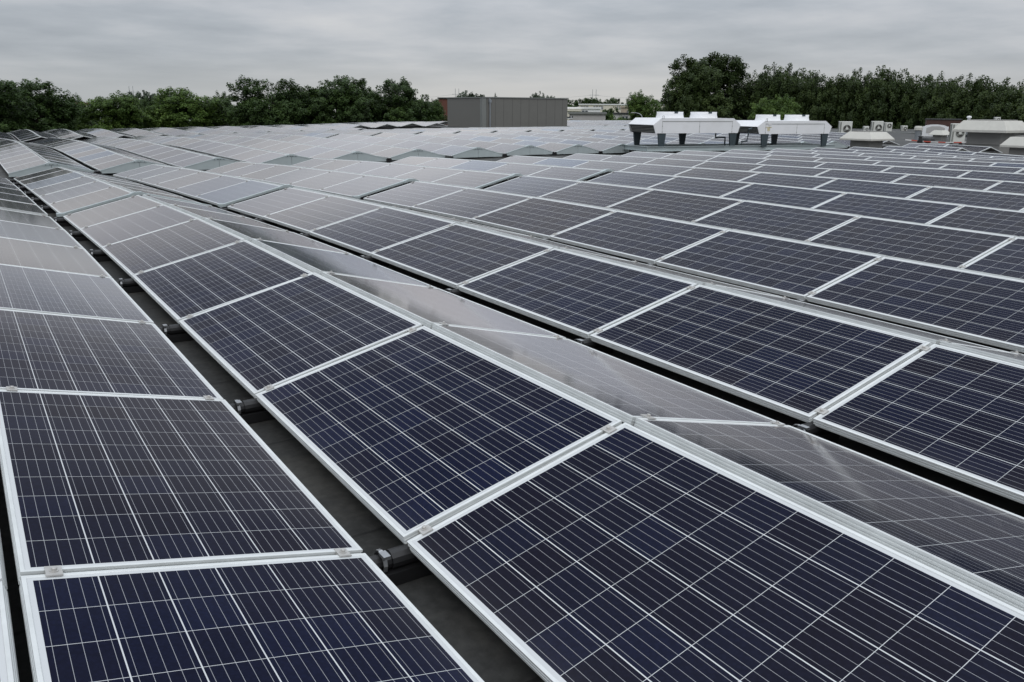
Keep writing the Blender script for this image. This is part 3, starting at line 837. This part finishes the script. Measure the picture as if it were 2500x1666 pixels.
house('white_house', (83.0, 111.3), (87.33, 107.95), .2, 1.45, 5, 'white flat-roofed house with one dark window beyond the roof', 'render_white', [(.46, .63, .38, .78), (.73, .76, .2, .6)])
house('cream_house', (80.0, 110.6), (83.3, 108.0), -1.5, 1.1, 5, 'cream house wall with long dark window band beside the plant room', 'render_cream', [(.05, .93, .58, .66), (.05, .90, .22, .44)], roofm='render_cream')
wins = [(.02+.033*k, .02+.033*k+.022, .45, .9) for k in range(3)]+[(.17+.03*k, .19+.03*k, .45, .9) for k in range(4)]+[(.44+.028*k, .455+.028*k, .45, .9) for k in range(3)]+[(.58+.025*k, .592+.025*k, .4, .9) for k in range(5)]
house('apartment_row', (133.6, 173.4), (150.1, 159.2), .4, 2.45, 8, 'long low cream apartment row with vertical windows, farthest of the houses', 'render_cream', wins)
house('tan_house', (96.33, 113.46), (98.2, 111.8), -1.5, 1.7, 4, 'tan brick tower house with one tall narrow window', 'tan', [(.42, .58, .55, .85)], roofm='tan')
house('grey_shed', (65.3, 87.1), (68.9, 84.25), -4, .78, 4, 'plain pale grey shed wall in front of the white house', 'grey_wall', [(.0, .1, .9, .95)], roofm='grey_trim')
house('orange_brick_house', (84.6, 157.7), (87.4, 155.4), -4, 3.3, 6, 'orange brick block peeping out behind the grey plant room', 'brick_orange', [(.62, .98, .3, .95)], roofm='dark')
house('red_roofed_house', (12.4, 128.7), (15.0, 128.3), -4, 1.6, 6, 'house with red tiled roof glimpsed through the trees', 'render_cream', [(.4, .6, .6, .8)], roofm='roof_red')
house('low_grey_house', (92.0, 110.0), (95.5, 107.2), -4, .6, 5, 'low dark-roofed house between the shed and the tan tower', 'grey_wall', [(.3, .5, .8, .93)], roofm='dark')

def lamp():
    g = thing('street_lamp', 'curved grey street lamp arm showing over the white cooler', 'street lamp', (49.0, 55.2, -2))
    b = MB(); b.tube([(0, 0, -6), (0, 0, 2.75), (-.03, .03, 2.9), (-.14, .13, 3.02), (-.32, .30, 3.10), (-.52, .5, 3.13)], [.07, .05, .04, .035, .03, .03], 8)
    b.build('pole', M['steel'], g, True)
    b = MB(); b.box((-.80, .44, 3.10), (-.50, .56, 3.16)); b.build('lamp_head', M['grey_wall'], g)
lamp()
def pylon(x, y, zt, label, w=1.7):
    g = thing('pylon', label, 'pylon', (x, y, -8), R(-35), 'thin pylons on the horizon')
    h = zt+8
    for s in (0, w):
        b = MB(); b.tube([(s, 0, 0), (s, 0, h)], [.22, .10], 5); b.build('mast', M['steel'], g)
    b = MB(); b.tube([(-w*.9, 0, h*.86), (w*1.9, 0, h*.86)], .08, 5); b.tube([(-w*.2, 0, h*.66), (w*1.2, 0, h*.66)], .07, 5); b.build('crossarm', M['steel'], g)
pylon(261, 327.6, 10.6, 'thin twin-mast pylon over the houses')
pylon(206, 364.7, 10.6, 'thin twin-mast pylon over the orange brick block')
pylon(68, 413.7, 10.0, 'thin twin-mast pylon over the small far trees')
def wire(a, c, sag, label):
    b = MB(); a, c = Vector(a), Vector(c)
    b.tube([a.lerp(c, k/12)-Vector((0, 0, sag*4*(k/12)*(1-k/12))) for k in range(13)], .035, 4)
    tag(b.build('power_line', M['steel']), label, 'power line')
wire((206, 364.7, 8.0), (261, 327.6, 8.0), 2.0, 'thin power line sagging between the two pylons over the plant room')
wire((261, 327.6, 8.0), (330, 285, 8.5), 2.2, 'thin power line running from the house pylon into the poplars')
wire((150, 400, 6.5), (206, 364.7, 8.0), 2.0, 'thin power line running from the brick-block pylon behind the dark trees')

# ------------------------------------------------------------------ trees
def crown_mesh(name, seed, kind, material):
    """leaf clumps through the volume of a crown about 2 wide and 2 tall (unit half width / half height)"""
    r = np.random.RandomState(seed)
    if kind == 'broad':
        nl, ncl, npl, leaf, cr = 22, 1500, 64, .038, .066
    elif kind == 'poplar':
        nl, ncl, npl, leaf, cr = 24, 1500, 64, .038, .062
    elif kind == 'far':
        nl, ncl, npl, leaf, cr = 14, 420, 36, .09, .10
    else:
        nl, ncl, npl, leaf, cr = 11, 300, 55, .075, .12
    lobes = []
    for k in range(nl):
        if kind == 'poplar':
            a = k*2.4+r.uniform(-.3, .3); rad = .66*math.sqrt((k+.3)/nl); zt = 1.0-.5*rad**2-r.uniform(0, .07)
            lobes.append((np.array([math.cos(a)*rad, math.sin(a)*rad, (zt-1)/2]), np.array([.42, .42, (zt+1)/2])))
        else:
            a = r.uniform(0, 2*math.pi); u = r.uniform(-.7, .72); rad = r.uniform(.40, .68)*math.sqrt(max(.15, 1-abs(u)**2.2))
            s = r.uniform(.30, .44)
            lobes.append((np.array([math.cos(a)*rad, math.sin(a)*rad, u]), np.array([s, s, s*r.uniform(.75, 1.0)])))
    if kind != 'poplar': lobes += [(np.array([0, 0, .05]), np.array([.80, .80, .86]))]*5
    cents = []; tones = []
    per = ncl//len(lobes)+1
    for c, s in lobes:
        lt = r.uniform(-.16, .16)
        for _ in range(per):
            d = r.normal(size=3); d /= np.linalg.norm(d)
            q = c + d*s*(r.uniform(.35, 1.0)**.6)
            if kind == 'poplar': q[2] = max(q[2], -1.0)
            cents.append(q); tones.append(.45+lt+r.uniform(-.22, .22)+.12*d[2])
    cents = np.array(cents); tones = np.array(tones)
    n = len(cents)*npl
    ctr = np.repeat(cents, npl, 0); tn = np.repeat(tones, npl)
    off = r.normal(size=(n, 3)); ln = np.linalg.norm(off, axis=1)[:, None]; off *= np.minimum(ln, 1.75)/ln
    off = off*cr*np.array([1, 1, .9 if kind != 'poplar' else 1.1])*.62
    pos = ctr+off
    # thin sprays that break the outline
    nrm = r.normal(size=(n, 3))*.75; nrm[:, 2] += .8; nrm += (pos-np.array([0, 0, -.2]))*1.0; nrm /= np.linalg.norm(nrm, axis=1)[:, None]
    tmp = r.normal(size=(n, 3)); u = np.cross(nrm, tmp); u /= np.linalg.norm(u, axis=1)[:, None]; v = np.cross(nrm, u)
    sz = leaf*r.uniform(.55, 1.2, size=(n, 1))
    vs = np.empty((n, 4, 3)); vs[:, 0] = pos-u*sz*.62; vs[:, 1] = pos-v*sz*.40; vs[:, 2] = pos+u*sz*.62; vs[:, 3] = pos+v*sz*.40
    me = bpy.data.meshes.new(name)
    me.vertices.add(n*4); me.vertices.foreach_set('co', vs.astype(np.float32).ravel())
    me.loops.add(n*4); me.loops.foreach_set('vertex_index', np.arange(n*4, dtype=np.int32))
    me.polygons.add(n); me.polygons.foreach_set('loop_start', np.arange(0, n*4, 4, dtype=np.int32)); me.polygons.foreach_set('loop_total', np.full(n, 4, dtype=np.int32))
    at = me.attributes.new('tone', 'FLOAT', 'FACE')
    at.data.foreach_set('value', np.clip(tn+r.uniform(-.09, .09, n), 0, 1).astype(np.float32))
    me.materials.append(M[material]); me.update(); me.validate()
    return me
def trunk_mesh(seed):
    r = random.Random(seed); b = MB()
    b.tube([(0, 0, -1), (.02, 0, -.5), (-.02, .02, 0), (0, 0, .55)], [.075, .055, .04, .012], 8)
    for k in range(7):
        a = r.uniform(0, 6.28); z = r.uniform(-.55, .2); ln = r.uniform(.35, .6)
        b.tube([(0, 0, z), (math.cos(a)*ln*.5, math.sin(a)*ln*.5, z+ln*.45), (math.cos(a)*ln, math.sin(a)*ln, z+ln*.8)], [.03, .02, .006], 6)
    return b.mesh('trunk', M['bark'])
CR = {'b': [crown_mesh('crown', 10+k, 'broad', 'leaf') for k in range(4)],
      'g': [crown_mesh('crown', 30+k, 'broad', 'leaf_light') for k in range(3)],
      'r': [crown_mesh('crown', 45, 'broad', 'leaf_poplar')],
      'p': [crown_mesh('crown', 50+k, 'poplar', 'leaf_poplar') for k in range(4)],
      's': [crown_mesh('crown', 70+k, 'bush', 'leaf_light') for k in range(2)],
      'f': [crown_mesh('crown', 90+k, 'far', 'leaf_far') for k in range(3)]}
TR = [trunk_mesh(k) for k in range(3)]
TREES = [
('b',-14.0,66.0,6.0,5.2,'tall dark leafy tree outside the roof corner'),
('b',-16.5,52.0,6.5,6.0,'second tall dark leafy tree outside the roof corner'),
('b',-15.0,80.0,5.0,5.0,'dark leafy tree past the roof corner'),
('b',-3.5,79.5,4.2,4.6,'dark leafy tree just cut off by the picture edge'),
('b',1.0,80.5,3.55,3.9,'dark domed tree half cut by the picture edge'),
('b',4.96,87.18,3.73,4.39,'dark rounded tree rising above the end of the panel rows'),
('b',8.95,94.86,2.3,2.4,'small dark tree filling the dip beside the dark rounded tree'),
('g',11.58,90.52,2.60,3.7,'low mid-green tree in the dip of the treeline'),
('b',16.12,95.87,2.2,1.9,'small dark tree under the distant pale trees'),
('g',19.28,91.16,3.15,4.4,'broad mid-green tree before the tall dark group'),
('b',24.21,96.14,2.8,2.6,'dark tree between the mid-green tree and the tall group'),
('b',26.15,87.27,4.53,4.5,'tall dark domed tree opening the group of three'),
('b',31.42,90.79,3.3,3.1,'shorter dark tree in the notch after the first tall dome'),
('b',33.47,85.74,4.70,4.3,'tall dark tree in the middle of the group of three'),
('b',38.26,89.15,3.9,2.6,'dark tree in the notch before the last tall dome'),
('b',40.20,84.95,4.62,4.4,'tall dark tree closing the group near the grey plant room'),
('b',44.0,85.20,2.4,2.1,'low dark tree touching the grey plant room'),
('f',21.33,188.06,2.6,2.3,'small distant tree beside the red roof'),
('f',32.04,196.63,4.39,2.4,'distant pale tree, first of four in the dip'),
('f',36.51,206.00,4.76,2.3,'distant pale tree, second of four in the dip'),
('f',40.11,210.41,4.78,2.1,'distant pale tree, third of four in the dip'),
('f',39.81,195.17,4.85,2.0,'distant pale tree, fourth of four in the dip'),
('f',89.39,155.00,4.80,2.9,'distant tree showing over the roof of the plant room'),
('f',92.28,155.62,4.78,2.7,'second distant tree showing over the plant room beside the first'),
('f',97.22,156.11,4.5,1.0,'tiny pointed tree over the middle of the plant room'),
('f',101.73,147.14,4.75,2.1,'distant rounded tree over the plant room roof towards the houses'),
('f',106.71,149.75,4.5,2.0,'distant tree at the corner of the plant room roof'),
('b',144.97,189.84,4.31,4.2,'far dark tree behind the houses, next to the plant room'),
('b',154.98,194.70,4.58,4.4,'far dark tree behind the houses, under the pylon'),
('b',155.64,187.71,4.66,4.0,'far dark tree behind the middle of the apartment row'),
('f',152.37,177.37,3.98,1.6,'small pale round tree over the apartment row'),
('b',165.29,179.25,4.24,3.4,'far dark tree behind the end of the apartment row'),
('b',164.38,173.24,3.97,3.2,'far dark tree between the apartment row and the poplars'),
('f',160.0,184.0,3.9,1.6,'second small pale round tree over the apartment row'),
('g',74.02,82.49,3.55,2.55,'bright green pointed tree in front of the apartment row'),
('s',75.08,89.53,.9,1.7,'brownish bush beside the tan tower house'),
('s',66.0,79.0,-.05,.9,'round bush against the pale grey shed'),
('s',76.87,79.82,1.9,1.9,'bush at the foot of the bright green tree'),
('b',101.5,122.5,1.75,2.0,'low dark tree in front of the apartment row beside the white house'),
('b',105.0,119.0,1.7,2.6,'low dark tree between the tan tower house and the bright pointed tree'),
('b',109.0,115.5,1.9,2.6,'low dark tree in front of the far end of the apartment row'),
('s',86.0,103.0,.7,1.6,'dark bush at the corner of the white house'),
('g',75.6,76.0,2.2,1.6,'low green tree between the bright tree and the big round one'),
('r',70.75,68.97,7.5,4.7,'big round tree standing taller than the poplars beside it'),
('p',68.14,68.77,5.2,2.6,'lower tree leaning out from the big round tree'),
('p',77.36,66.15,6.9,3.5,'poplar right after the big round tree'),
('p',77.67,62.63,6.85,3.2,'second poplar after the big round tree'),
('g',69.87,57.96,3.4,3.1,'light green bushy tree in front of the poplars'),
('p',75.84,69.40,4.9,2.6,'lower poplar behind the big round tree'),
('p',78.24,58.63,5.9,3.0,'third poplar after the big round tree'),
('p',78.12,55.40,6.1,2.8,'fourth poplar after the big round tree'),
('p',78.80,52.65,6.15,2.9,'fifth poplar after the big round tree'),
('p',78.53,49.38,5.75,2.9,'sixth poplar after the big round tree'),
('p',78.13,46.20,5.3,2.8,'seventh poplar after the big round tree'),
('p',77.49,43.29,5.15,2.8,'eighth poplar after the big round tree'),
('p',76.75,40.47,4.85,2.8,'ninth poplar after the big round tree'),
('p',75.82,37.90,4.5,2.7,'tenth poplar after the big round tree'),
('p',74.93,35.16,4.2,3.0,'last poplar before the picture edge'),
('p',73.97,32.44,4.1,3.2,'poplar cut off by the picture edge'),
('p',72.5,27.5,5.0,3.3,'poplar just beyond the picture edge'),
('p',73.0,22.5,5.4,3.4,'second poplar beyond the picture edge'),
('p',73.5,17.5,5.6,3.4,'third poplar beyond the picture edge'),
('p',74.0,12.5,5.6,3.4,'fourth poplar beyond the picture edge'),
('p',74.0,7.5,5.6,3.4,'fifth poplar beyond the picture edge'),
('p',74.0,2.0,5.6,3.6,'sixth poplar beyond the picture edge'),
]
tr = random.Random(5)
for i, (k, x, y, zt, w, lab) in enumerate(TREES):
    nm = {'b': 'leafy_tree', 'g': 'green_tree', 'p': 'poplar_tree', 'r': 'round_tree', 's': 'bush', 'f': 'distant_tree'}[k]
    zb = {'b': -4.5, 'g': -4.5, 'p': -6.0, 'r': -4.5, 's': -4.0, 'f': -4.5}[k]
    zc_ = (zt+zb)/2; hh = (zt-zb)/2
    g = thing(nm, lab, 'bush' if k == 's' else 'tree', (x, y, -8), tr.uniform(0, 6.28), 'trees around the building')
    c = link('crown', CR[k][i % len(CR[k])], g); c.location = (0, 0, zc_+8)
    f = {'p': 1.30, 'b': 1.12, 'r': 1.05, 'g': 1.10, 'f': 1.2}.get(k, 1.0)
    c.scale = (w*f, w*f*tr.uniform(.92, 1.1), hh/(1.02 if k == 'p' else 1.0))
    t_ = link('trunk', TR[i % 3], g); hgt = zt+8-hh*.5
    t_.scale = (w*.9, w*.9, hgt*.62); t_.location = (0, 0, hgt*.62)
